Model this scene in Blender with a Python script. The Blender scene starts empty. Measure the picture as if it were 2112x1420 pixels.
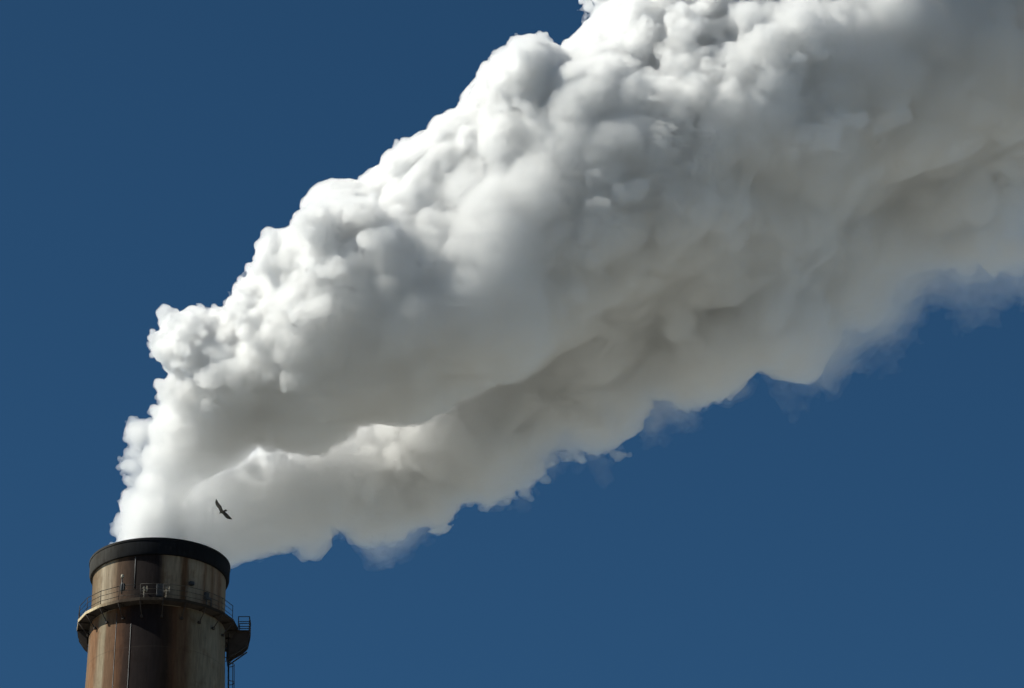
import bpy, bmesh, math, random
import numpy as np
from mathutils import Vector

C = bpy.context.scene
R = math.radians
PI = math.pi

# ------------------------------------------------------------------ camera, sky, sun
PITCH = 26.3
FPX, PW, PH = 8900.0, 2112.0, 1420.0
EYE = Vector((0.0, 0.0, 1.7))
cd = bpy.data.cameras.new('camera')
cam = bpy.data.objects.new('camera', cd)
C.collection.objects.link(cam)
cam.location = EYE
cam.rotation_euler = (R(90 + PITCH), 0, 0)
cd.sensor_width = 36.0
cd.lens = 36.0 * FPX / PW
cd.clip_start = 0.5
cd.clip_end = 60000.0
C.camera = cam

SUN_EL, SUN_AZ = 43.0, -80.0        # azimuth clockwise from the direction back to the camera seen from above
sun_dir = Vector((math.cos(R(SUN_EL)) * math.sin(R(SUN_AZ)), -math.cos(R(SUN_EL)) * math.cos(R(SUN_AZ)), math.sin(R(SUN_EL))))
wd = bpy.data.worlds.new('World')
C.world = wd
wd.use_nodes = True
nt = wd.node_tree
bg = nt.nodes['Background']
sky = nt.nodes.new('ShaderNodeTexSky')
sky.sky_type = 'NISHITA'
sky.sun_disc = False
sky.sun_elevation = R(SUN_EL)
sky.sun_rotation = math.atan2(sun_dir.x, sun_dir.y)
sky.altitude = 6000.0
sky.air_density = 1.0
sky.dust_density = 0.0
sky.ozone_density = 6.0
tint = nt.nodes.new('ShaderNodeMix')          # the teal balance of the photograph's sky
tint.data_type = 'RGBA'
tint.blend_type = 'MULTIPLY'
tint.inputs['Factor'].default_value = 1.0
[i for i in tint.inputs if i.name == 'B' and i.type == 'RGBA'][0].default_value = (0.69, 1.15, 1.11, 1)
nt.links.new(sky.outputs[0], [i for i in tint.inputs if i.name == 'A' and i.type == 'RGBA'][0])
nt.links.new([o for o in tint.outputs if o.type == 'RGBA'][0], bg.inputs[0])
bg.inputs[1].default_value = 0.05
sl = bpy.data.lights.new('sun', 'SUN')
sl.energy = 4.15
sl.angle = R(0.53)
sl.color = (1.0, 0.98, 0.88)
sun = bpy.data.objects.new('sun', sl)
C.collection.objects.link(sun)
sun.location = (-60, 100, 150)
sun.rotation_euler = (-sun_dir).to_track_quat('-Z', 'Y').to_euler()

C.view_settings.view_transform = 'Standard'
C.view_settings.look = 'None'
C.view_settings.exposure = 0.5
C.view_settings.gamma = 1.0
cy = C.cycles
cy.volume_bounces = 22
cy.use_adaptive_sampling = True
cy.adaptive_threshold = 0.06
cy.adaptive_min_samples = 16
cy.max_bounces = 32
cy.diffuse_bounces = 3
cy.transparent_max_bounces = 64
cy.use_denoising = True


def at(px, py, Y):
    """point of the plane y = Y seen at a pixel of the 2112 x 1420 picture"""
    cx, cz = (px - PW / 2) / FPX, (PH / 2 - py) / FPX
    sp, cp = math.sin(R(PITCH)), math.cos(R(PITCH))
    dy, dz = cp - cz * sp, sp + cz * cp
    t = Y / dy
    return (cx * t, Y, EYE.z + dz * t)


AXIS_Y = 170.0      # the vertical plane of the chimney axis and the plume

# ------------------------------------------------------------------ helpers


def link(name, me, mat=None, parent=None, smooth=False):
    o = bpy.data.objects.new(name, me)
    C.collection.objects.link(o)
    if mat:
        me.materials.append(mat)
    if parent:
        o.parent = parent
    if smooth:
        me.polygons.foreach_set('use_smooth', [True] * len(me.polygons))
    return o


def tag(o, label=None, cat=None, group=None, kind=None):
    for k, v in (('label', label), ('category', cat), ('group', group), ('kind', kind)):
        if v:
            o[k] = v
    return o


def new_mat(name):
    m = bpy.data.materials.new(name)
    m.use_nodes = True
    return m, m.node_tree, m.node_tree.nodes, m.node_tree.links


# ------------------------------------------------------------------ smoke
def surface_nets(f, origin, h):
    """closed quad surface of f = 0 (f > 0 inside) on a regular grid"""
    s = f > 0
    nx, ny, nz = f.shape
    cnt = np.zeros((nx - 1, ny - 1, nz - 1), np.uint8)
    for a in (0, 1):
        for b in (0, 1):
            for c in (0, 1):
                cnt += s[a:nx - 1 + a, b:ny - 1 + b, c:nz - 1 + c]
    act = (cnt > 0) & (cnt < 8)
    ijk = np.argwhere(act)
    idx = np.full(act.shape, -1, np.int32)
    idx[act] = np.arange(len(ijk), dtype=np.int32)
    acc = np.zeros((len(ijk), 3))
    num = np.zeros(len(ijk))
    corners = [(a, b, c) for a in (0, 1) for b in (0, 1) for c in (0, 1)]
    vals = {k: f[ijk[:, 0] + k[0], ijk[:, 1] + k[1], ijk[:, 2] + k[2]].astype(np.float64) for k in corners}
    for k in corners:
        for ax in range(3):
            if k[ax] == 0:
                k2 = list(k)
                k2[ax] = 1
                k2 = tuple(k2)
                v0, v1 = vals[k], vals[k2]
                cr = (v0 > 0) != (v1 > 0)
                den = np.where(cr, v0 - v1, 1.0)
                t = np.where(cr, v0 / den, 0)
                p = np.zeros((len(ijk), 3))
                for q in range(3):
                    p[:, q] = k[q]
                p[:, ax] += t
                acc += p * cr[:, None]
                num += cr
    verts = (ijk + acc / num[:, None]) * h + origin
    quads = []
    for ax in range(3):
        sl0 = [slice(None)] * 3
        sl1 = [slice(None)] * 3
        sl0[ax] = slice(0, -1)
        sl1[ax] = slice(1, None)
        a, b = s[tuple(sl0)], s[tuple(sl1)]
        o1, o2 = [q for q in range(3) if q != ax]
        for flip in (False, True):
            e = np.argwhere((a & ~b) if not flip else (~a & b))
            e = e[(e[:, o1] > 0) & (e[:, o2] > 0) & (e[:, o1] < f.shape[o1] - 1) & (e[:, o2] < f.shape[o2] - 1)]
            q = []
            for d1, d2 in ((-1, -1), (0, -1), (0, 0), (-1, 0)):
                g = e.copy()
                g[:, o1] += d1
                g[:, o2] += d2
                q.append(idx[g[:, 0], g[:, 1], g[:, 2]])
            q = np.stack(q, 1)
            if flip != (ax == 1):
                q = q[:, ::-1]
            quads.append(q)
    return verts, np.concatenate(quads)


def main_body(v, q):
    """without the crumbs that float free of the main body"""
    lab = np.arange(len(v))
    for _ in range(400):
        m = lab[q].min(1)
        new = lab.copy()
        for k in range(4):
            np.minimum.at(new, q[:, k], m)
        new = new[new]
        if (new == lab).all():
            break
        lab = new
    cnt = np.bincount(lab)
    keep = cnt[lab] >= 0.04 * len(v)
    idx = np.cumsum(keep) - 1
    return v[keep], idx[q[keep[q[:, 0]]]]


def shell_mesh(name, f, origin, h):
    v, q = main_body(*surface_nets(f, origin, h))
    me = bpy.data.meshes.new(name)
    me.vertices.add(len(v))
    me.vertices.foreach_set('co', v.astype(np.float32).ravel())
    me.loops.add(q.size)
    me.loops.foreach_set('vertex_index', q.astype(np.int32).ravel())
    me.polygons.add(len(q))
    me.polygons.foreach_set('loop_start', np.arange(0, q.size, 4, dtype=np.int32))
    me.update(calc_edges=True)
    print(name, 'verts', len(v), 'faces', len(q))
    return me


def poly_dist(poly, X, Z):
    """signed distance to a polygon (positive inside) at the points X, Z"""
    P = np.array(poly)
    Q = np.roll(P, -1, 0)
    best = np.full(X.shape, 1e9)
    inside = np.zeros(X.shape, bool)
    for (x0, z0), (x1, z1) in zip(P, Q):
        ex, ez = x1 - x0, z1 - z0
        t = np.clip(((X - x0) * ex + (Z - z0) * ez) / (ex * ex + ez * ez + 1e-12), 0, 1)
        best = np.minimum(best, (X - x0 - t * ex) ** 2 + (Z - z0 - t * ez) ** 2)
        if z0 != z1:
            inside ^= ((z0 > Z) != (z1 > Z)) & (X < x0 + (Z - z0) / (z1 - z0) * ex)
    return np.where(inside, 1, -1) * np.sqrt(best)


TOP = [(216, 1205), (218, 1130), (226, 1080), (234, 1010), (260, 965), (292, 865), (305, 800), (342, 755), (330, 712), (340, 675), (365, 645), (400, 628), (440, 625),
       (478, 640), (490, 590), (535, 535), (540, 470), (600, 400), (680, 378), (755, 380), (780, 320), (870, 260), (895, 190),
       (930, 130), (1020, 75), (1075, 55), (1165, 70), (1215, 15), (1300, -60), (1450, -160), (1700, -260), (2100, -420), (2700, -600)]
CREASE = [(2700, 150), (2112, 400), (1950, 430), (1820, 520), (1680, 600), (1500, 660), (1350, 680), (1230, 750), (1110, 780), (1010, 790), (940, 825), (870, 880), (770, 870), (710, 930), (645, 970),
          (590, 955), (520, 955), (440, 995), (405, 1005), (392, 1060), (392, 1205)]
BOTTOM = [(2700, 140), (2400, 380), (2200, 600), (2100, 615), (2000, 600), (1930, 560), (1890, 640), (1840, 690), (1775, 650), (1745, 740), (1690, 795), (1600, 755), (1560, 735), (1480, 820),
          (1390, 815), (1325, 770), (1312, 890), (1225, 955), (1150, 880), (1115, 975), (1040, 1035), (965, 1010), (910, 1095), (870, 1080), (830, 1120),
          (765, 1142), (700, 1118), (640, 1152), (595, 1130), (540, 1160), (480, 1165), (450, 1205)]
BACKTOP = [(246, 1205), (254, 1120), (345, 1010), (480, 925), (620, 890), (745, 800), (845, 660), (960, 470), (1200, 260), (1700, -60), (2700, -450)]


# the plume's own frame: its origin at the middle of the chimney mouth, x downwind, y and z tipped back by the
# slant at which the smoke climbs away
MOUTH = Vector(at(330, 1167, AXIS_Y))
SLANT = PITCH
PX = (MOUTH - EYE).dot(Vector((0, math.cos(R(PITCH)), math.sin(R(PITCH))))) / FPX      # metres to one step of the outlines below
print('mouth', MOUTH, 'PX', PX)


def rounded(pts):
    """an outline with its corners cut twice"""
    for _ in range(2):
        pts = [q for (a, b), (c, d) in zip(pts, pts[1:] + pts[:1]) for q in ((0.75 * a + 0.25 * c, 0.75 * b + 0.25 * d), (0.25 * a + 0.75 * c, 0.25 * b + 0.75 * d))]
    return pts


def to_xz(pts):
    return [((px - 330) * PX, (1167 - py) * PX) for px, py in pts]


H = 0.10
x0, z0 = -4.0, -2.5
NX, NZ, NY = int((2150 * PX + 4) / H), int((1600 * PX + 2.5) / H), int(27.0 / H)
ORG = np.array((x0, -11.0, z0))
gx = (x0 + H * np.arange(NX)).astype(np.float32)
gy = (ORG[1] + H * np.arange(NY)).astype(np.float32)
gz = (z0 + H * np.arange(NZ)).astype(np.float32)
print('grid', NX, NY, NZ)
rng = np.random.default_rng(7)


def along(x, z):
    return np.sqrt(x ** 2 + z ** 2)


def soften(d, sigma):
    """rounds the ridges of a distance field, keeping its outline"""
    n = int(3 * sigma / H)
    k = np.exp(-0.5 * (np.arange(-n, n + 1) * H / sigma) ** 2)
    k /= k.sum()
    e = d
    for ax in (0, 1):
        p = np.pad(e, [(n, n) if a == ax else (0, 0) for a in (0, 1)], mode='edge')
        e = sum(k[i] * np.take(p, np.arange(d.shape[ax]) + i, axis=ax) for i in range(2 * n + 1))
    w = np.clip(d / 1.5, 0, 1)
    return d + (e - d) * w


def inflate(poly, shrink, rad, yc):
    """a body of round cross-section inside an outline; rad and yc are functions of the distance from the mouth"""
    X, Z = np.meshgrid(gx, gz, indexing='ij')
    d = soften(poly_dist(to_xz(rounded(poly)), X, Z), 0.8) - shrink(along(X, Z))
    L = along(X, Z)
    r, c = rad(L), yc(L)
    w = gy[None, :, None] - c[:, None, :]
    f = r[:, None, :] - np.sqrt(np.maximum(r - d, 0)[:, None, :] ** 2 + w * w)
    return f.astype(np.float32)


def stamp(f, pts, rad):
    """union with balls"""
    for p, r in zip(pts, rad):
        lo = np.maximum(np.floor((p - r * 1.6 - ORG) / H).astype(int), 0)
        hi = np.minimum(np.ceil((p + r * 1.6 - ORG) / H).astype(int) + 1, f.shape)
        if (hi <= lo).any():
            continue
        d2 = ((gx[lo[0]:hi[0]] - p[0]) ** 2)[:, None, None] + ((gy[lo[1]:hi[1]] - p[1]) ** 2)[None, :, None] + ((gz[lo[2]:hi[2]] - p[2]) ** 2)[None, None, :]
        v = f[lo[0]:hi[0], lo[1]:hi[1], lo[2]:hi[2]]
        np.maximum(v, r - np.sqrt(d2), out=v)


def trim(f):
    """closed at the far end, cut off at the mouth, outside the grid margin"""
    f[0], f[-1], f[:, 0], f[:, -1], f[:, :, 0], f[:, :, -1] = -1, -1, -1, -1, -1, -1
    return f


def value_noise(cell, seed):
    """smooth random field over the grid, about -1..1, of the given cell size in metres"""
    g = np.random.default_rng(seed)
    n = [int(k * H / cell) + 5 for k in (NX, NY, NZ)]
    v = g.standard_normal(n).astype(np.float32)
    for ax, K in enumerate((NX, NY, NZ)):
        x = np.arange(K) * H / cell + 1.0
        i = np.floor(x).astype(int)
        t = (x - i).astype(np.float32)
        w = (-0.5 * t + t * t - 0.5 * t ** 3, 1 - 2.5 * t * t + 1.5 * t ** 3, 0.5 * t + 2 * t * t - 1.5 * t ** 3, -0.5 * t * t + 0.5 * t ** 3)
        sh = [1, 1, 1]
        sh[ax] = K
        v = sum(np.take(v, i - 1 + q, axis=ax) * w[q].reshape(sh) for q in range(4))
    return v


import time
T0 = time.time()
WIND = np.array(to_xz(TOP))


def lee(x, z):
    """0 on the upwind edge of the plume, 1 about as far from it as the upper roll is wide"""
    best = np.full(x.shape, 1e9)
    for (xa, za), (xb, zb) in zip(WIND[:-1], WIND[1:]):
        ex, ez = xb - xa, zb - za
        t = np.clip(((x - xa) * ex + (z - za) * ez) / (ex * ex + ez * ez), 0, 1)
        best = np.minimum(best, (x - xa - t * ex) ** 2 + (z - za - t * ez) ** 2)
    return np.sqrt(best) / (3.5 + 0.33 * along(x, z))


def mask2d(fn):
    X, Z = np.meshgrid(gx, gz, indexing='ij')
    q = np.stack([X.ravel(), 0 * X.ravel(), Z.ravel()], 1)
    return fn(q).reshape(X.shape)[:, None, :].astype(np.float32)


LEN = along(gx[:, None, None], gz[None, None, :]).astype(np.float32)
grow = np.minimum(1, LEN / 10)
far = np.clip((LEN - 4) / 14, 0, 1)
LEE = mask2d(lambda p: lee(p[:, 0], p[:, 2]))
crisp = np.clip(1.3 - 1.9 * LEE, 0.0, 1)         # the upwind side, where the smoke still boils in tight curls


def boil(f, cell, amp, seed, band=1.2):
    """swells the surface of f into round heads with sharp creases between them, like a cauliflower;
    amp is an array that broadcasts over the grid"""
    g = np.random.default_rng(seed)
    ii = np.nonzero(np.abs(f) < band)
    p = [gx[ii[0]], gy[ii[1]], gz[ii[2]]]
    k = 2.1 / cell
    ph = g.uniform(0, 6.28, 6)
    w = 0.13 * cell
    q = [(p[0] + w * np.sin(k * p[1] + ph[0]) + w * np.sin(0.6 * k * p[2] + ph[1])) / cell,
         (p[1] + w * np.sin(k * p[2] + ph[2]) + w * np.sin(0.6 * k * p[0] + ph[3])) / cell,
         (p[2] + w * np.sin(k * p[0] + ph[4]) + w * np.sin(0.6 * k * p[1] + ph[5])) / cell]
    lo = [int(np.floor(c.min())) - 2 for c in q]
    n = [int(np.ceil(c.max())) - l + 4 for c, l in zip(q, lo)]
    q = [(c - l).astype(np.float32) for c, l in zip(q, lo)]
    base = [np.floor(c - 0.5).astype(np.int32) for c in q]
    J = g.uniform(0.12, 0.88, (3, *n)).astype(np.float32)
    S = g.uniform(0.25, 0.95, n).astype(np.float32)
    best = np.full(len(p[0]), -9.0, np.float32)
    for da in (0, 1):
        for db in (0, 1):
            for dc in (0, 1):
                c = (base[0] + da, base[1] + db, base[2] + dc)
                d2 = (c[0] + J[0][c] - q[0]) ** 2
                d2 += (c[1] + J[1][c] - q[1]) ** 2
                d2 += (c[2] + J[2][c] - q[2]) ** 2
                np.maximum(best, S[c] - d2, out=best)
    np.maximum(best, -0.3, out=best)
    A = np.broadcast_to(np.asarray(amp, np.float32), f.shape)[ii]
    f[ii] += A * (best - 0.45)
    return f


upper = inflate(TOP + CREASE, lambda L: 0.10 + 0.004 * L, lambda L: 2.3 + 0.21 * np.minimum(L, 28),
                lambda L: -0.2 * np.minimum(L, 14) + 0.3 * np.maximum(L - 19, 0))
X2, Z2 = np.meshgrid(gx, gz, indexing='ij')
edge = poly_dist(to_xz(rounded(TOP + CREASE)), X2, Z2)[:, None, :].astype(np.float32)
upper += 0.6 * value_noise(6.0, 1) * grow
patch = np.clip(0.8 + 0.55 * value_noise(3.6, 40), 0.3, 1.4)        # some lobes are smooth, others curdled
near = np.clip(0.30 + LEN / 9, 0, 1)
shady = 0.4 + 0.6 * crisp
boil(upper, 4.2, 1.2 * far * (0.6 + 0.4 * crisp), 51, 2.5)
boil(upper, 2.1, 0.95 * near * (0.55 + 0.45 * crisp), 52, 1.8)
np.minimum(upper, edge + 0.35, out=upper)
for px, py, r_ in ((280, 975, 0.75), (268, 1030, 0.68), (262, 1085, 0.62), (300, 900, 0.8), (262, 1150, 0.75), (292, 935, 0.6)):
    (cx, cz), = to_xz([(px, py)])
    stamp(upper, [np.array((cx, -0.1 * math.hypot(cx, cz), cz))], [r_])
boil(upper, 1.05, 0.8 * near * shady * patch, 53)
boil(upper, 0.58, 0.54 * np.clip(near + 0.15, 0, 1) * shady * patch, 54, 0.8)
boil(upper, 0.33, 0.30 * np.clip(near + 0.3, 0, 1) * shady * patch, 55, 0.5)
# curls that stand out in front of the shaded face and catch the sun
for px, py, size in ((632, 782, 0.8), (575, 772, 0.35), (700, 560, 0.7), (655, 640, 0.9), (790, 500, 0.9), (760, 440, 0.9), (470, 770, 0.9), (405, 905, 0.4), (450, 930, 0.35),
                     (1235, 380, 0.7), (1290, 410, 0.85), (1225, 430, 0.5), (1650, 300, 1.4), (1720, 265, 1.0), (1810, 255, 1.2)):
    (cx, cz), = to_xz([(px, py)])
    i, k = int((cx - ORG[0]) / H), int((cz - ORG[2]) / H)
    j = int(np.argmax(upper[i, :, k] > 0))
    cen = np.array((cx, gy[j] - 0.25 * size, cz))
    n = int(110 * size)
    a_ = np.clip(rng.normal(0, 0.8, (n, 3)), -1.2, 1.2)
    p = cen + a_ * np.array((0.40, 0.30, 0.30)) * size + (0.3 * size * a_[:, :1]) * np.array((0.8, 0, 0.5))
    stamp(upper, p, 0.09 + 0.2 * size ** 0.5 * rng.uniform(0, 1, n) ** 2)
trim(upper)
print('upper', time.time() - T0)
lower = inflate(BACKTOP + BOTTOM, lambda L: 0.10 + 0.004 * L, lambda L: 2.3 + 0.2 * np.minimum(L, 28),
                lambda L: 0.42 * np.minimum(L, 12) - 0.22 * np.clip(L - 12, 0, 10) + 0.25 * np.maximum(L - 22, 0))
lower += 0.6 * value_noise(5.0, 2) * grow + 0.28 * near
boil(lower, 3.6, 1.2 * grow, 61, 2.5)
boil(lower, 1.8, 1.0 * near, 62, 1.8)
np.minimum(lower, poly_dist(to_xz(rounded(BACKTOP + BOTTOM)), X2, Z2)[:, None, :].astype(np.float32) + 0.35, out=lower)
lower += 0.12
boil(lower, 0.95, 0.7 * near * patch, 63)
boil(lower, 0.5, 0.5 * near * patch, 64, 0.8)
boil(lower, 0.3, 0.3 * near * patch, 65, 0.5)
trim(lower)
print('lower', time.time() - T0)
fringe = inflate(BACKTOP + BOTTOM, lambda L: 0.30 - 0.024 * L, lambda L: 1.5 + 0.2 * np.minimum(L, 28),
                 lambda L: 0.42 * np.minimum(L, 12) - 0.22 * np.clip(L - 12, 0, 10) + 0.25 * np.maximum(L - 22, 0))
fringe += (0.9 * value_noise(2.6, 21) + 0.5 * value_noise(1.1, 22) + 0.35 * value_noise(0.55, 23) + 0.2 * value_noise(0.3, 24)) * grow
trim(fringe)


def smoke_mat(name, density, absorb, g):
    m, t, N, Lk = new_mat(name)
    N.remove(N['Principled BSDF'])
    out = N['Material Output']
    sc = N.new('ShaderNodeVolumeScatter')
    sc.inputs['Color'].default_value = (1, 1, 1, 1)
    sc.inputs['Density'].default_value = density
    sc.inputs['Anisotropy'].default_value = g
    ab = N.new('ShaderNodeVolumeAbsorption')
    ab.inputs['Color'].default_value = (0, 0, 0, 1)
    ab.inputs['Density'].default_value = absorb
    ad = N.new('ShaderNodeAddShader')
    Lk.new(sc.outputs[0], ad.inputs[0])
    Lk.new(ab.outputs[0], ad.inputs[1])
    Lk.new(ad.outputs[0], out.inputs['Volume'])
    tr = N.new('ShaderNodeBsdfTransparent')
    df = N.new('ShaderNodeBsdfDiffuse')
    mx = N.new('ShaderNodeMixShader')
    mx.inputs[0].default_value = 0.004
    Lk.new(tr.outputs[0], mx.inputs[1])
    Lk.new(df.outputs[0], mx.inputs[2])
    Lk.new(mx.outputs[0], out.inputs['Surface'])
    return m


soft = LEN / 16
young = 2.4 * np.clip(1 - LEN / 8, 0, 1)          # still thin just above the mouth, light comes through it
G = 0.65
old = np.clip((LEN - 29) / 8, 0, 1.3)              # thinned out far downwind
lower -= old * (1.9 + 0.9 * value_noise(1.8, 71) + 0.5 * value_noise(0.8, 72))
layers = [(upper, 2.8), (upper - 0.04 - 1.4 * (1 - crisp) - 0.45 * young, 4.0), (lower, 1.9), (lower - 0.5 * soft - young, 1.4), (fringe, 0.11), (fringe - 0.5 - old, 0.22)]
plume = None
for k, (f, d) in enumerate(layers):
    name = 'smoke' if k == 0 else 'dense_smoke' if k == 1 else 'drifting_smoke' if k < 4 else 'smoke_wisps'
    o = link(name, shell_mesh(name, f, ORG, H), smoke_mat(name, d, 0.006 * d, G), plume)
    plume = plume or o
plume.location = MOUTH
plume.rotation_euler = (R(SLANT), 0, 0)
tag(plume, 'thick white and grey smoke plume pouring from the chimney mouth', 'smoke', kind='stuff')
print('mesh', time.time() - T0)

# ------------------------------------------------------------------ ground
me = bpy.data.meshes.new('ground')
me.from_pydata([(-20000, -20000, 0), (20000, -20000, 0), (20000, 20000, 0), (-20000, 20000, 0)], [], [(0, 1, 2, 3)])
gm, t, N, Lk = new_mat('ground')
N['Principled BSDF'].inputs['Base Color'].default_value = (0.24, 0.235, 0.21, 1)
N['Principled BSDF'].inputs['Roughness'].default_value = 1
tag(link('ground', me, gm), 'dry bare ground around the works', kind='structure')

# ------------------------------------------------------------------ chimney


class MB:
    """collects boxes, tubes and turned shapes; build() links them as ONE mesh object"""

    def __init__(self):
        self.v, self.f, self.sm = [], [], []

    def add(self, v, f, smooth=False):
        n = len(self.v)
        self.v += [tuple(p) for p in v]
        self.f += [tuple(i + n for i in q) for q in f]
        self.sm += [smooth] * len(f)

    def tube(self, pts, r, n=8):
        pts = [Vector(p) for p in pts]
        v, f = [], []
        for i, p in enumerate(pts):
            t = (pts[min(i + 1, len(pts) - 1)] - pts[max(i - 1, 0)]).normalized()
            up = Vector((0, 0, 1)) if abs(t.z) < 0.9 else Vector((1, 0, 0))
            a = t.cross(up).normalized()
            b = t.cross(a)
            v += [p + r * (math.cos(2 * PI * k / n) * a + math.sin(2 * PI * k / n) * b) for k in range(n)]
        for i in range(len(pts) - 1):
            f += [(i * n + k, i * n + (k + 1) % n, (i + 1) * n + (k + 1) % n, (i + 1) * n + k) for k in range(n)]
        f += [tuple(range(n))[::-1], tuple(range((len(pts) - 1) * n, len(pts) * n))]
        self.add(v, f, True)
        self.sm[-1] = self.sm[-2] = False

    def box(self, c, d, az=0.0, bev=0.0):
        """a box of size d about c, its y side turned to the azimuth az, with the edges along z chamfered by bev"""
        x, y, z = d[0] / 2, d[1] / 2, d[2] / 2
        o = [(-x + bev, -y), (x - bev, -y), (x, -y + bev), (x, y - bev), (x - bev, y), (-x + bev, y), (-x, y - bev), (-x, -y + bev)] if bev else [(-x, -y), (x, -y), (x, y), (-x, y)]
        n = len(o)
        ca, sa = math.cos(az), math.sin(az)
        v = [(c[0] + p * ca - q * sa, c[1] + p * sa + q * ca, c[2] + h) for h in (-z, z) for p, q in o]
        f = [tuple(range(n))[::-1], tuple(range(n, 2 * n))] + [(k, (k + 1) % n, n + (k + 1) % n, n + k) for k in range(n)]
        self.add(v, f)

    def turned(self, prof, n=128, closed=True, smooth=True):
        """profile of (radius, z) points turned about the axis"""
        v = [(r * math.sin(2 * PI * k / n), -r * math.cos(2 * PI * k / n), z) for r, z in prof for k in range(n)]
        m = len(prof)
        f = [(i * n + k, i * n + (k + 1) % n, ((i + 1) % m) * n + (k + 1) % n, ((i + 1) % m) * n + k) for i in range(m if closed else m - 1) for k in range(n)]
        self.add(v, f, smooth)

    def plate(self, pts, y0, y1):
        """an outline of (x, z) points given thickness from y0 to y1"""
        n = len(pts)
        v = [(x, y, z) for y in (y0, y1) for x, z in pts]
        self.add(v, [tuple(range(n)), tuple(range(n, 2 * n))[::-1]] + [(k, n + k, n + (k + 1) % n, (k + 1) % n) for k in range(n)])

    def build(self, name, mat, parent=None, bevel=0.0):
        me = bpy.data.meshes.new(name)
        me.from_pydata(self.v, [], self.f)
        me.polygons.foreach_set('use_smooth', self.sm)
        bm = bmesh.new()
        bm.from_mesh(me)
        bmesh.ops.recalc_face_normals(bm, faces=bm.faces)
        for e in bm.edges:
            if len(e.link_faces) == 2 and e.calc_face_angle(0) > 0.6:
                e.smooth = False
        bm.to_mesh(me)
        bm.free()
        return link(name, me, mat, parent)


def pol(r, deg, z):
    return (r * math.sin(R(deg)), -r * math.cos(R(deg)), z)


def math_node(N, Lk, op, a, b=None):
    n = N.new('ShaderNodeMath')
    n.operation = op
    for i, q in enumerate((a, b)):
        if q is None:
            continue
        if isinstance(q, (int, float)):
            n.inputs[i].default_value = q
        else:
            Lk.new(q, n.inputs[i])
    return n.outputs[0]


def mixc(N, Lk, fac, a, b, mode='MIX'):
    n = N.new('ShaderNodeMix')
    n.data_type = 'RGBA'
    n.blend_type = mode
    for want, q in (('Factor', fac), ('A', a), ('B', b)):
        s = [i for i in n.inputs if i.name == want and i.type == ('VALUE' if want == 'Factor' else 'RGBA')][0]
        if hasattr(q, 'links'):
            Lk.new(q, s)
        else:
            s.default_value = q if want == 'Factor' else (*q, 1)
    return [o for o in n.outputs if o.type == 'RGBA'][0]


def noise(N, Lk, vec, scale, detail=4, rough=0.6):
    n = N.new('ShaderNodeTexNoise')
    n.inputs['Scale'].default_value = scale
    n.inputs['Detail'].default_value = detail
    n.inputs['Roughness'].default_value = rough
    Lk.new(vec, n.inputs['Vector'])
    return n.outputs['Fac']


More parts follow.
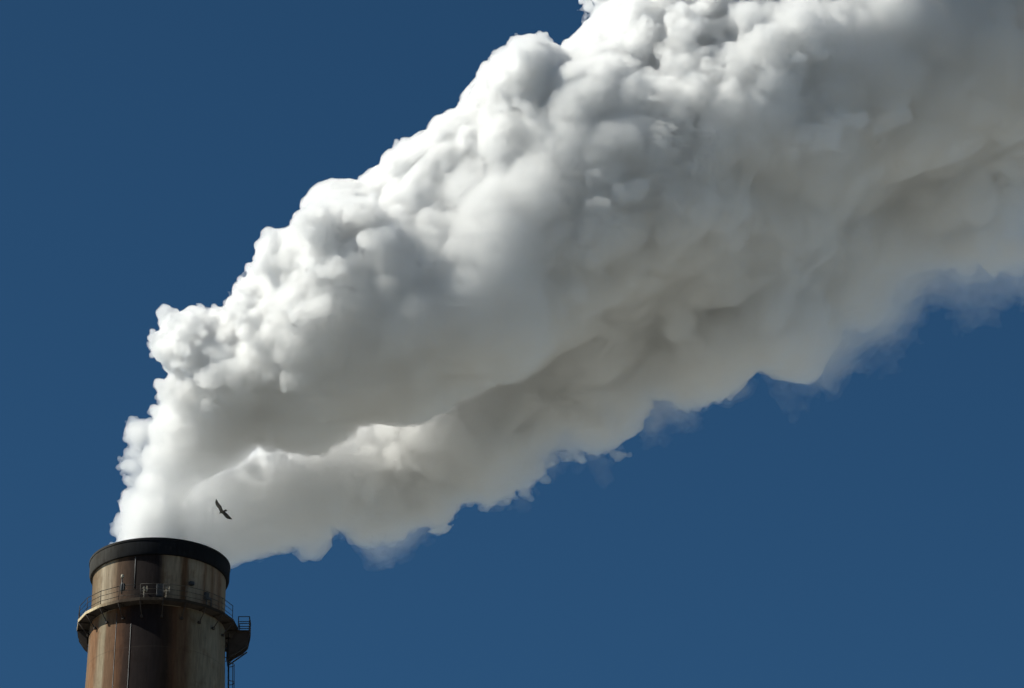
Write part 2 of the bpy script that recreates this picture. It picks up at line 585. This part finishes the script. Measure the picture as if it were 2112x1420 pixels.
def banded_mat(name, stops, joint):
    """painted steel in bands by angle, broken up by streaks: rust and soot on the shaft, a painted-in lit side on the rim"""
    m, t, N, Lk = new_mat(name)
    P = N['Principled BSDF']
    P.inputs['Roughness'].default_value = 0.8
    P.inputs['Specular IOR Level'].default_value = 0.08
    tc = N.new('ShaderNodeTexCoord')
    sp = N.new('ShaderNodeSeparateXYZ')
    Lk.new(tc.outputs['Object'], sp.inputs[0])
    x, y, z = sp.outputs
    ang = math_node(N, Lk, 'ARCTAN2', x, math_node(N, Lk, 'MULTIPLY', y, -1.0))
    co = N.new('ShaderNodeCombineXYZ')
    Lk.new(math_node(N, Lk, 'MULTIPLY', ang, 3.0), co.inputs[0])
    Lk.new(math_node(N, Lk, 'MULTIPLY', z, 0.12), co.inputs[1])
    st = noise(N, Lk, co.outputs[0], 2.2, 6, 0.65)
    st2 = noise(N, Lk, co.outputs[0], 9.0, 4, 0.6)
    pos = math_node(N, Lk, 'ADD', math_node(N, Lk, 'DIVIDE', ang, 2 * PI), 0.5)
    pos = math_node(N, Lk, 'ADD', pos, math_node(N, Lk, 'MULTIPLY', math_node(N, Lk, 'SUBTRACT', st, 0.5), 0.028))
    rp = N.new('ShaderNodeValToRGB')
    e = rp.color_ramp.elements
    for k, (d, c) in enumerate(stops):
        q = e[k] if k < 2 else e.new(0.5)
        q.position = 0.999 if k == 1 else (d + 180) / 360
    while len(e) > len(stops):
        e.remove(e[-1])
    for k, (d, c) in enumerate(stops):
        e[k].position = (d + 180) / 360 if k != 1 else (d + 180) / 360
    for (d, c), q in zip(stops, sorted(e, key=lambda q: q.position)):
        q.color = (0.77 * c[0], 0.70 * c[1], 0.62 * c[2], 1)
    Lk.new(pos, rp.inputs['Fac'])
    col = rp.outputs['Color']
    mr = N.new('ShaderNodeMapRange')
    mr.inputs['From Min'].default_value, mr.inputs['From Max'].default_value = 0.3, 0.7
    mr.inputs['To Min'].default_value, mr.inputs['To Max'].default_value = 0.72, 1.25
    Lk.new(st2, mr.inputs['Value'])
    gr = N.new('ShaderNodeCombineColor')
    for i in range(3):
        Lk.new(mr.outputs[0], gr.inputs[i])
    col = mixc(N, Lk, 1.0, col, gr.outputs[0], 'MULTIPLY')
    # rust blooms and small spots
    bl = noise(N, Lk, tc.outputs['Object'], 1.6, 6, 0.7)
    mr2 = N.new('ShaderNodeMapRange')
    mr2.inputs['From Min'].default_value, mr2.inputs['From Max'].default_value = 0.53, 0.68
    mr2.inputs['To Max'].default_value = 0.55
    Lk.new(bl, mr2.inputs['Value'])
    col = mixc(N, Lk, mr2.outputs[0], col, mixc(N, Lk, 1.0, col, (0.62, 0.47, 0.36), 'MULTIPLY'))
    # welded joints every few metres
    fr = math_node(N, Lk, 'FRACT', math_node(N, Lk, 'DIVIDE', z, joint))
    ln = math_node(N, Lk, 'LESS_THAN', fr, 0.012)
    col = mixc(N, Lk, math_node(N, Lk, 'MULTIPLY', ln, 0.35), col, (0.05, 0.04, 0.03))
    Lk.new(col, P.inputs['Base Color'])
    bp = N.new('ShaderNodeBump')
    bp.inputs['Strength'].default_value = 0.25
    bp.inputs['Distance'].default_value = 0.03
    Lk.new(bl, bp.inputs['Height'])
    Lk.new(bp.outputs[0], P.inputs['Normal'])
    return m


def steel_mat(name, col, col2, rough=0.6, metal=0.0, scale=3.0):
    m, t, N, Lk = new_mat(name)
    P = N['Principled BSDF']
    tc = N.new('ShaderNodeTexCoord')
    n = noise(N, Lk, tc.outputs['Object'], scale, 6, 0.65)
    mr = N.new('ShaderNodeMapRange')
    mr.inputs['From Min'].default_value, mr.inputs['From Max'].default_value = 0.35, 0.65
    Lk.new(n, mr.inputs['Value'])
    Lk.new(mixc(N, Lk, mr.outputs[0], col, col2), P.inputs['Base Color'])
    P.inputs['Roughness'].default_value = rough
    P.inputs['Specular IOR Level'].default_value = 0.25
    P.inputs['Metallic'].default_value = metal
    return m


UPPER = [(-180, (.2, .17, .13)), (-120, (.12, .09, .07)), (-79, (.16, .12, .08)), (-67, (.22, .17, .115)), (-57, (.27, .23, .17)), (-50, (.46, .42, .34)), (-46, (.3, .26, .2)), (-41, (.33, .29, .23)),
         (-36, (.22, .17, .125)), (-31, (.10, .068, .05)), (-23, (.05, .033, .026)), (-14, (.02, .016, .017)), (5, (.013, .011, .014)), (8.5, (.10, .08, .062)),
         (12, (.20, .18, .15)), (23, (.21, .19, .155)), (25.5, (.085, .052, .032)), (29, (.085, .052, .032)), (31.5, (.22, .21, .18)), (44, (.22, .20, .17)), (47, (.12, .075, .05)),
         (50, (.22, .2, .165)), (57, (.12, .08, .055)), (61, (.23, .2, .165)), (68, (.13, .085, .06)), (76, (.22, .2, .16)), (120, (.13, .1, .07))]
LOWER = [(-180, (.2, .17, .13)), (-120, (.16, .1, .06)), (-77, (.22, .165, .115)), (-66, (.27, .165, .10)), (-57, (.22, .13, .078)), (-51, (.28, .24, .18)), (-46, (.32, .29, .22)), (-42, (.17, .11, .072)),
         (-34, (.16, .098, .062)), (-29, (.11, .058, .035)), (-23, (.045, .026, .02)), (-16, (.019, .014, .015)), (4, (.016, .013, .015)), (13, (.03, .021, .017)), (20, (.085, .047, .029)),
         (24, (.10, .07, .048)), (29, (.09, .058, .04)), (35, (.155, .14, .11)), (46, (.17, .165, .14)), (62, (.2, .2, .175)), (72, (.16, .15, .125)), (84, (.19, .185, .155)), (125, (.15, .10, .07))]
M_up = banded_mat('stained_grey_steel', UPPER, 50.0)
M_low = banded_mat('rusty_sooty_steel', LOWER, 2.6)
M_rim = banded_mat('sooty_lit_rim_steel', [(-180, (.02, .02, .02)), (-120, (.05, .052, .052)), (-85, (.085, .088, .086)), (-60, (.07, .073, .072)), (-42, (.05, .052, .053)), (-28, (.014, .016, .02)), (-8, (.007, .009, .014)), (60, (.008, .010, .014)), (120, (.012, .012, .014))], 50.0)  # sunlight on the left side is painted in lighter; the front is sooty black
M_deck = steel_mat('weathered_deck_steel', (.04, .03, .024), (.02, .014, .011), 0.8)
M_rail = steel_mat('rusty_rail_steel', (.018, .016, .014), (.04, .033, .027), 0.7)
M_fascia = banded_mat('edge_paint', [(-180, (.1, .08, .06)), (-100, (.5, .45, .34)), (-50, (.75, .68, .5)), (-36, (.3, .25, .18)), (-24, (.07, .055, .045)), (0, (.035, .03, .026)), (60, (.03, .025, .022)), (150, (.04, .03, .025))], 50.0)  # pale along the left, falling to dark round the front and right
M_pale = steel_mat('pale_pipe_metal', (.3, .27, .21), (.2, .17, .13), 0.6)
M_conduit = steel_mat('grey_conduit', (.2, .2, .2), (.12, .115, .11), 0.6)
M_dark = steel_mat('dark_box_paint', (.02, .022, .025), (.035, .035, .035), 0.4)
M_soot = steel_mat('black_flue_lining', (.012, .012, .012), (.03, .028, .026), 0.9)

HT = MOUTH.z
chimney = bpy.data.objects.new('chimney', None)
C.collection.objects.link(chimney)
chimney.location = (MOUTH.x, MOUTH.y, 0)
tag(chimney, 'tall round steel chimney streaked with rust and soot, walkway ringed round its top', 'chimney')

DECK = HT - 2.95
b = MB()
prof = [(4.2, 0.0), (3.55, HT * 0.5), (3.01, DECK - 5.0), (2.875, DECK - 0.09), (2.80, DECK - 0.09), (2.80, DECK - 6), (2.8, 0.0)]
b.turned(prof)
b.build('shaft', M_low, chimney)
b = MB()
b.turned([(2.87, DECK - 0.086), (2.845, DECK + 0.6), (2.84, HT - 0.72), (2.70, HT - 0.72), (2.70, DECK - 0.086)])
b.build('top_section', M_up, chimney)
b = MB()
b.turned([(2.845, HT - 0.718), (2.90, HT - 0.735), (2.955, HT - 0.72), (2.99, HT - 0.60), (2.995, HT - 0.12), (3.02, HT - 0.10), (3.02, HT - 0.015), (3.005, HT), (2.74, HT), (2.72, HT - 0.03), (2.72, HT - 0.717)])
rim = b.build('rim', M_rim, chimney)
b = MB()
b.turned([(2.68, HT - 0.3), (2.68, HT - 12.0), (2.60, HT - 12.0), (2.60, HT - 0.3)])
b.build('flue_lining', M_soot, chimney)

# the walkway: a ring of straight lengths on knee brackets
NS, A0 = 22, -90.0
corner = [A0 + 360.0 / NS * k for k in range(NS)]
b = MB()
v, f = [], []
for r, z in ((2.885, DECK), (3.41, DECK), (3.41, DECK - 0.05), (2.885, DECK - 0.05)):
    v += [pol(r, a, z) for a in corner]
for i in range(4):
    for k in range(NS):
        f.append((i * NS + k, i * NS + (k + 1) % NS, ((i + 1) % 4) * NS + (k + 1) % NS, ((i + 1) % 4) * NS + k))
b.add(v, f)
deck = b.build('walkway', M_deck, chimney)
b = MB()
v, f = [], []
for r, z in ((3.413, DECK + 0.05), (3.433, DECK + 0.05), (3.433, DECK - 0.08), (3.413, DECK - 0.08)):
    v += [pol(r, a, z) for a in corner]
for i in range(4):
    for k in range(NS):
        f.append((i * NS + k, i * NS + (k + 1) % NS, ((i + 1) % 4) * NS + (k + 1) % NS, ((i + 1) % 4) * NS + k))
b.add(v, f)
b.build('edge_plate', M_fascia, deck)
LANDING = (79, 104)
for k, a in enumerate(corner):
    g = MB()
    g.tube([pol(3.40, a, DECK - 0.11), pol(2.97, a, DECK - 0.62)], 0.022, 6)
    g.tube([pol(3.42, a, DECK - 0.08), pol(2.95, a, DECK - 0.08)], 0.032, 6)
    g.box(pol(2.97, a, DECK - 0.62), (0.10, 0.10, 0.10), R(a))
    g.build('bracket', M_deck, deck)
    if LANDING[0] < a < LANDING[1]:
        continue
    g = MB()
    g.tube([pol(3.38, a, DECK), pol(3.38, a, DECK + 0.68)], 0.015, 6)
    g.build('railing_post', M_rail, deck)
for h, r_ in ((0.68, 0.014), (0.45, 0.011), (0.22, 0.011)):
    g = MB()
    ring = [a + d for a in corner for d in (0.0,)]
    start = next(i for i, a in enumerate(ring) if a > LANDING[1])
    seq = [ring[(start + i) % NS] for i in range(NS)]
    seq = [a for a in seq if not LANDING[0] < a < LANDING[1]]
    for a0, a1 in zip(seq[:-1], seq[1:]):
        g.tube([pol(3.38, a0, DECK + h), pol(3.38, a1, DECK + h)], r_, 6)
    g.build('handrail', M_rail, deck)


def zx(X):
    return (X - 787) * 0.005005


def zz(Y):
    return DECK - (Y - 903) * 0.00546


# the ladder landing on the downwind side, with its cage of rails and the deep bracket below
b = MB()
b.box((3.66, 0.30, DECK - 0.10), (0.52, 0.80, 0.05))
land = b.build('landing', M_deck, chimney)
b = MB()
b.plate([(3.40, DECK - 0.126), (3.93, DECK - 0.126), (3.92, DECK - 0.22), (3.83, DECK - 0.66), (3.62, DECK - 0.90), (3.22, DECK - 1.14), (2.96, DECK - 1.40), (2.96, DECK - 0.70)], 0.02, 0.08)
b.build('support_bracket', M_deck, land)
b = MB()
b.plate([(3.40, DECK - 0.126), (3.93, DECK - 0.126), (3.92, DECK - 0.22), (3.83, DECK - 0.66), (3.62, DECK - 0.90), (3.22, DECK - 1.14), (2.96, DECK - 1.40), (2.96, DECK - 0.70)], 0.56, 0.62)
b.build('support_bracket', M_deck, land)
for y in (-0.02, 0.66):
    b = MB()
    b.tube([(3.80, y, DECK - 0.78), (2.97, y, DECK - 1.42)], 0.03, 6)
    b.build('strut', M_rail, land)
b = MB()
for x, y in ((3.44, -0.08), (3.91, -0.08), (3.91, 0.68), (3.44, 0.68), (3.91, 0.30)):
    b.tube([(x, y, DECK - 0.08), (x, y, DECK + 0.55)], 0.022, 6)
for h in (0.55, 0.32, 0.10):
    b.tube([(3.44, -0.08, DECK + h), (3.91, -0.08, DECK + h)], 0.018, 6)
    b.tube([(3.91, -0.08, DECK + h), (3.91, 0.68, DECK + h)], 0.018, 6)
    b.tube([(3.91, 0.68, DECK + h), (3.44, 0.68, DECK + h)], 0.018, 6)
b.build('landing_rail', M_rail, land)
b = MB()
b.plate([(-2.96, DECK - 0.13), (-3.40, DECK - 0.13), (-3.36, DECK - 0.42), (-3.12, DECK - 0.78), (-2.97, DECK - 0.92)], -0.1, -0.04)
b.plate([(-2.96, DECK - 0.13), (-3.40, DECK - 0.13), (-3.36, DECK - 0.42), (-3.12, DECK - 0.78), (-2.97, DECK - 0.92)], 0.34, 0.40)
b.build('gusset', M_deck, deck)

# the caged ladder
b = MB()
rail_r = 0.024


def shaft_r(z):
    return 2.875 + (DECK - 0.09 - z) * 0.0275


zb = DECK - 14.0
for y in (-0.02, 0.40):
    b.tube([(shaft_r(DECK - 1) + 0.12, y, DECK - 0.2), (shaft_r(zb) + 0.12, y, zb)], rail_r, 6)
for k in range(44):
    z = DECK - 0.4 - 0.30 * k
    b.tube([(shaft_r(z) + 0.12, -0.02, z), (shaft_r(z) + 0.12, 0.40, z)], 0.014, 6)
for k in range(8):
    z = DECK - 1.3 - 1.6 * k
    for y in (-0.02, 0.40):
        b.tube([(shaft_r(z) - 0.01, y, z), (shaft_r(z) + 0.12, y, z)], 0.02, 6)
lad = b.build('ladder', M_rail, chimney)
b = MB()
for k in range(15):
    z = DECK - 1.55 - 0.82 * k
    x = shaft_r(z) + 0.12
    b.tube([(x + 0.27 * math.sin(q), 0.19 - 0.25 * math.cos(q), z) for q in [PI * i / 10 for i in range(11)]], 0.018, 6)
for q in (0.28, 0.5, 0.72):
    b.tube([(shaft_r(z) + 0.12 + 0.27 * math.sin(q * PI), 0.19 - 0.25 * math.cos(q * PI), z) for z in (DECK - 1.55, DECK - 1.55 - 0.82 * 14)], 0.012, 6)
b.build('safety_cage', M_rail, lad)

# fittings round the top
b = MB()
b.tube([pol(2.86, -16.3, HT - 0.78), pol(2.86, -16.3, HT - 2.2)], 0.014, 6)
b.tube([pol(shaft_r(DECK - 0.3) + .03, -17.5, DECK - 0.9), pol(shaft_r(DECK - 14) + .03, -17.5, DECK - 14)], 0.013, 6)
b.build('conduit', M_conduit, chimney)
b = MB()
b.tube([pol(shaft_r(DECK - 0.3) + .01, -31.5, DECK - 0.3), pol(shaft_r(DECK - 14) + .01, -31.5, DECK - 14)], 0.011, 6)
b.build('conduit', M_conduit, chimney)
b = MB()
b.box(pol(3.08, 6, DECK + 0.47), (0.32, 0.22, 0.58), R(6), 0.02)
b.box(pol(3.20, 6, DECK + 0.47), (0.27, 0.02, 0.52), R(6))
b.build('cabinet', M_dark, chimney)
for a in (-6.0, 10.5):
    b = MB()
    b.tube([pol(3.25, a, DECK + 0.02), pol(3.25, a, DECK + 0.52)], 0.02, 8)
    b.tube([pol(2.88, a, DECK + 0.52), pol(3.32, a, DECK + 0.52)], 0.03, 10)
    b.tube([pol(3.30, a, DECK + 0.52), pol(3.33, a, DECK + 0.52)], 0.055, 12)
    b.tube([pol(3.25, a - 1.8, DECK + 0.40), pol(3.25, a + 2.2, DECK + 0.44)], 0.018, 8)
    b.tube([pol(3.25, a + 2.2, DECK + 0.62), pol(3.25, a + 2.2, DECK + 0.36)], 0.02, 8)
    b.build('sampling_port', M_pale, chimney)
b = MB()
b.tube([pol(3.42, -22, DECK + 0.3), pol(3.42, -22, DECK + 1.02)], 0.03, 8)
b.box(pol(3.36, -22, DECK + 0.62), (0.18, 0.12, 0.3), R(-22), 0.01)
wl = b.build('warning_light', M_dark, chimney)
b = MB()
b.turned([(0.0, 0.0), (0.06, 0.0), (0.065, 0.03), (0.06, 0.12), (0.03, 0.16), (0.0, 0.165)], 16, False)
p0 = pol(3.42, -22, DECK + 1.02)
b.v = [(x + p0[0], y + p0[1], z + p0[2]) for x, y, z in b.v]
b.build('lens', M_pale, wl)
b = MB()
b.box(pol(3.0, 32, DECK + 1.03), (0.2, 0.2, 0.13), R(32), 0.02)
b.tube([pol(2.87, 32, DECK + 1.0), pol(3.0, 32, DECK + 1.0)], 0.04, 8)
b.build('wall_lamp', M_dark, chimney)
b = MB()
b.box(pol(3.25, 43, DECK + 0.52), (0.22, 0.16, 0.3), R(43), 0.02)
b.box(pol(3.34, 44, DECK + 0.40), (0.26, 0.05, 0.1), R(44))
b.tube([pol(3.25, 43, DECK), pol(3.25, 43, DECK + 0.4)], 0.03, 8)
b.tube([pol(3.30, 47, DECK + 0.1), pol(3.30, 47, DECK + 0.42)], 0.03, 8)
b.build('floodlight', M_dark, chimney)
b = MB()
zz0 = DECK - 2.82 - 1.28
b.box(pol(shaft_r(zz0) + 0.05, 12, zz0), (0.42, 0.12, 0.30), R(12), 0.01)
b.build('junction_box', M_pale, chimney)

# ------------------------------------------------------------------ bird
BD = 172.0 / FPX         # metres to one picture step at the bird's distance


def bird_pt(X, Y, w):
    return Vector(((X - 710) / 17.75 * BD, w, (800 - Y) / 17.75 * BD))


def loft(b, secs):
    """closed body through elliptic sections (lead point, trail point, thickness, depth offset)"""
    n = 10
    v, f = [], []
    for (l, t_, th, w) in secs:
        A, B = bird_pt(*l, w), bird_pt(*t_, w + 0.02)
        mid, ax = (A + B) / 2, (A - B) / 2
        nrm = Vector((0, 1, 0))
        v += [mid + ax * math.cos(2 * PI * k / n) + nrm * (th / 2) * math.sin(2 * PI * k / n) for k in range(n)]
    for i in range(len(secs) - 1):
        f += [(i * n + k, i * n + (k + 1) % n, (i + 1) * n + (k + 1) % n, (i + 1) * n + k) for k in range(n)]
    f += [tuple(range(n))[::-1], tuple(range((len(secs) - 1) * n, len(secs) * n))]
    b.add(v, f, True)


b = MB()
loft(b, [((740, 830), (640, 860), .09, 0.0), ((690, 720), (585, 800), .075, .01), ((650, 610), (535, 700), .05, .05), ((585, 540), (470, 630), .035, .09),
         ((530, 470), (425, 545), .03, .12), ((495, 425), (412, 470), .025, .14), ((470, 395), (425, 405), .02, .15), ((452, 350), (440, 352), .012, .15)])
loft(b, [((740, 770), (640, 850), .09, 0.0), ((800, 835), (690, 895), .075, -.01), ((860, 875), (750, 965), .05, -.05), ((920, 925), (815, 1035), .035, -.09),
         ((965, 975), (870, 1070), .03, -.12), ((1005, 1020), (930, 1086), .025, -.13), ((1030, 1050), (990, 1090), .02, -.14), ((1050, 1078), (1040, 1090), .012, -.14)])
loft(b, [((575, 845), (560, 885), .02, .02), ((600, 825), (590, 880), .035, .02), ((640, 790), (640, 872), .08, .0), ((690, 765), (700, 872), .12, 0),
         ((735, 765), (765, 845), .11, -.01), ((770, 745), (795, 815), .08, -.02), ((805, 728), (825, 808), .075, -.02), ((835, 740), (848, 795), .05, -.02), ((858, 768), (862, 792), .02, -.02)])
for lx, ly, tx, ty, w in ((470, 420, 452, 348, .15), (450, 400, 436, 362, .15), (500, 450, 488, 400, .14), (1020, 1045, 1052, 1082, -.14), (1000, 1060, 1030, 1094, -.14), (560, 540, 590, 560, .08)):
    b.tube([bird_pt(lx, ly, w), bird_pt(tx, ty, w + .01)], 0.008, 6)
tmp = b.build('bird', steel_mat('dark_feathers', (.02, .018, .014), (.05, .046, .036), 0.8, 0, 12.0))
md = tmp.modifiers.new('join', 'REMESH')
md.mode = 'VOXEL'
md.voxel_size = 0.008
dg = bpy.context.evaluated_depsgraph_get()
bird_me = bpy.data.meshes.new_from_object(tmp.evaluated_get(dg))
tmp.modifiers.clear()
old = tmp.data
tmp.data = bird_me
bpy.data.meshes.remove(old)
bird_me.polygons.foreach_set('use_smooth', [True] * len(bird_me.polygons))
tmp.location = EYE + (MOUTH - EYE) * 0 + Vector((((460 - PW / 2) / FPX) * 172.0, 172.0 * math.cos(R(PITCH)) - ((PH / 2 - 1055.1) / FPX) * 172.0 * math.sin(R(PITCH)),
                       172.0 * math.sin(R(PITCH)) + ((PH / 2 - 1055.1) / FPX) * 172.0 * math.cos(R(PITCH))))
tmp.rotation_euler = (R(PITCH), 0, 0)
tag(tmp, 'dark bird soaring with spread wings just above the chimney rim', 'bird')
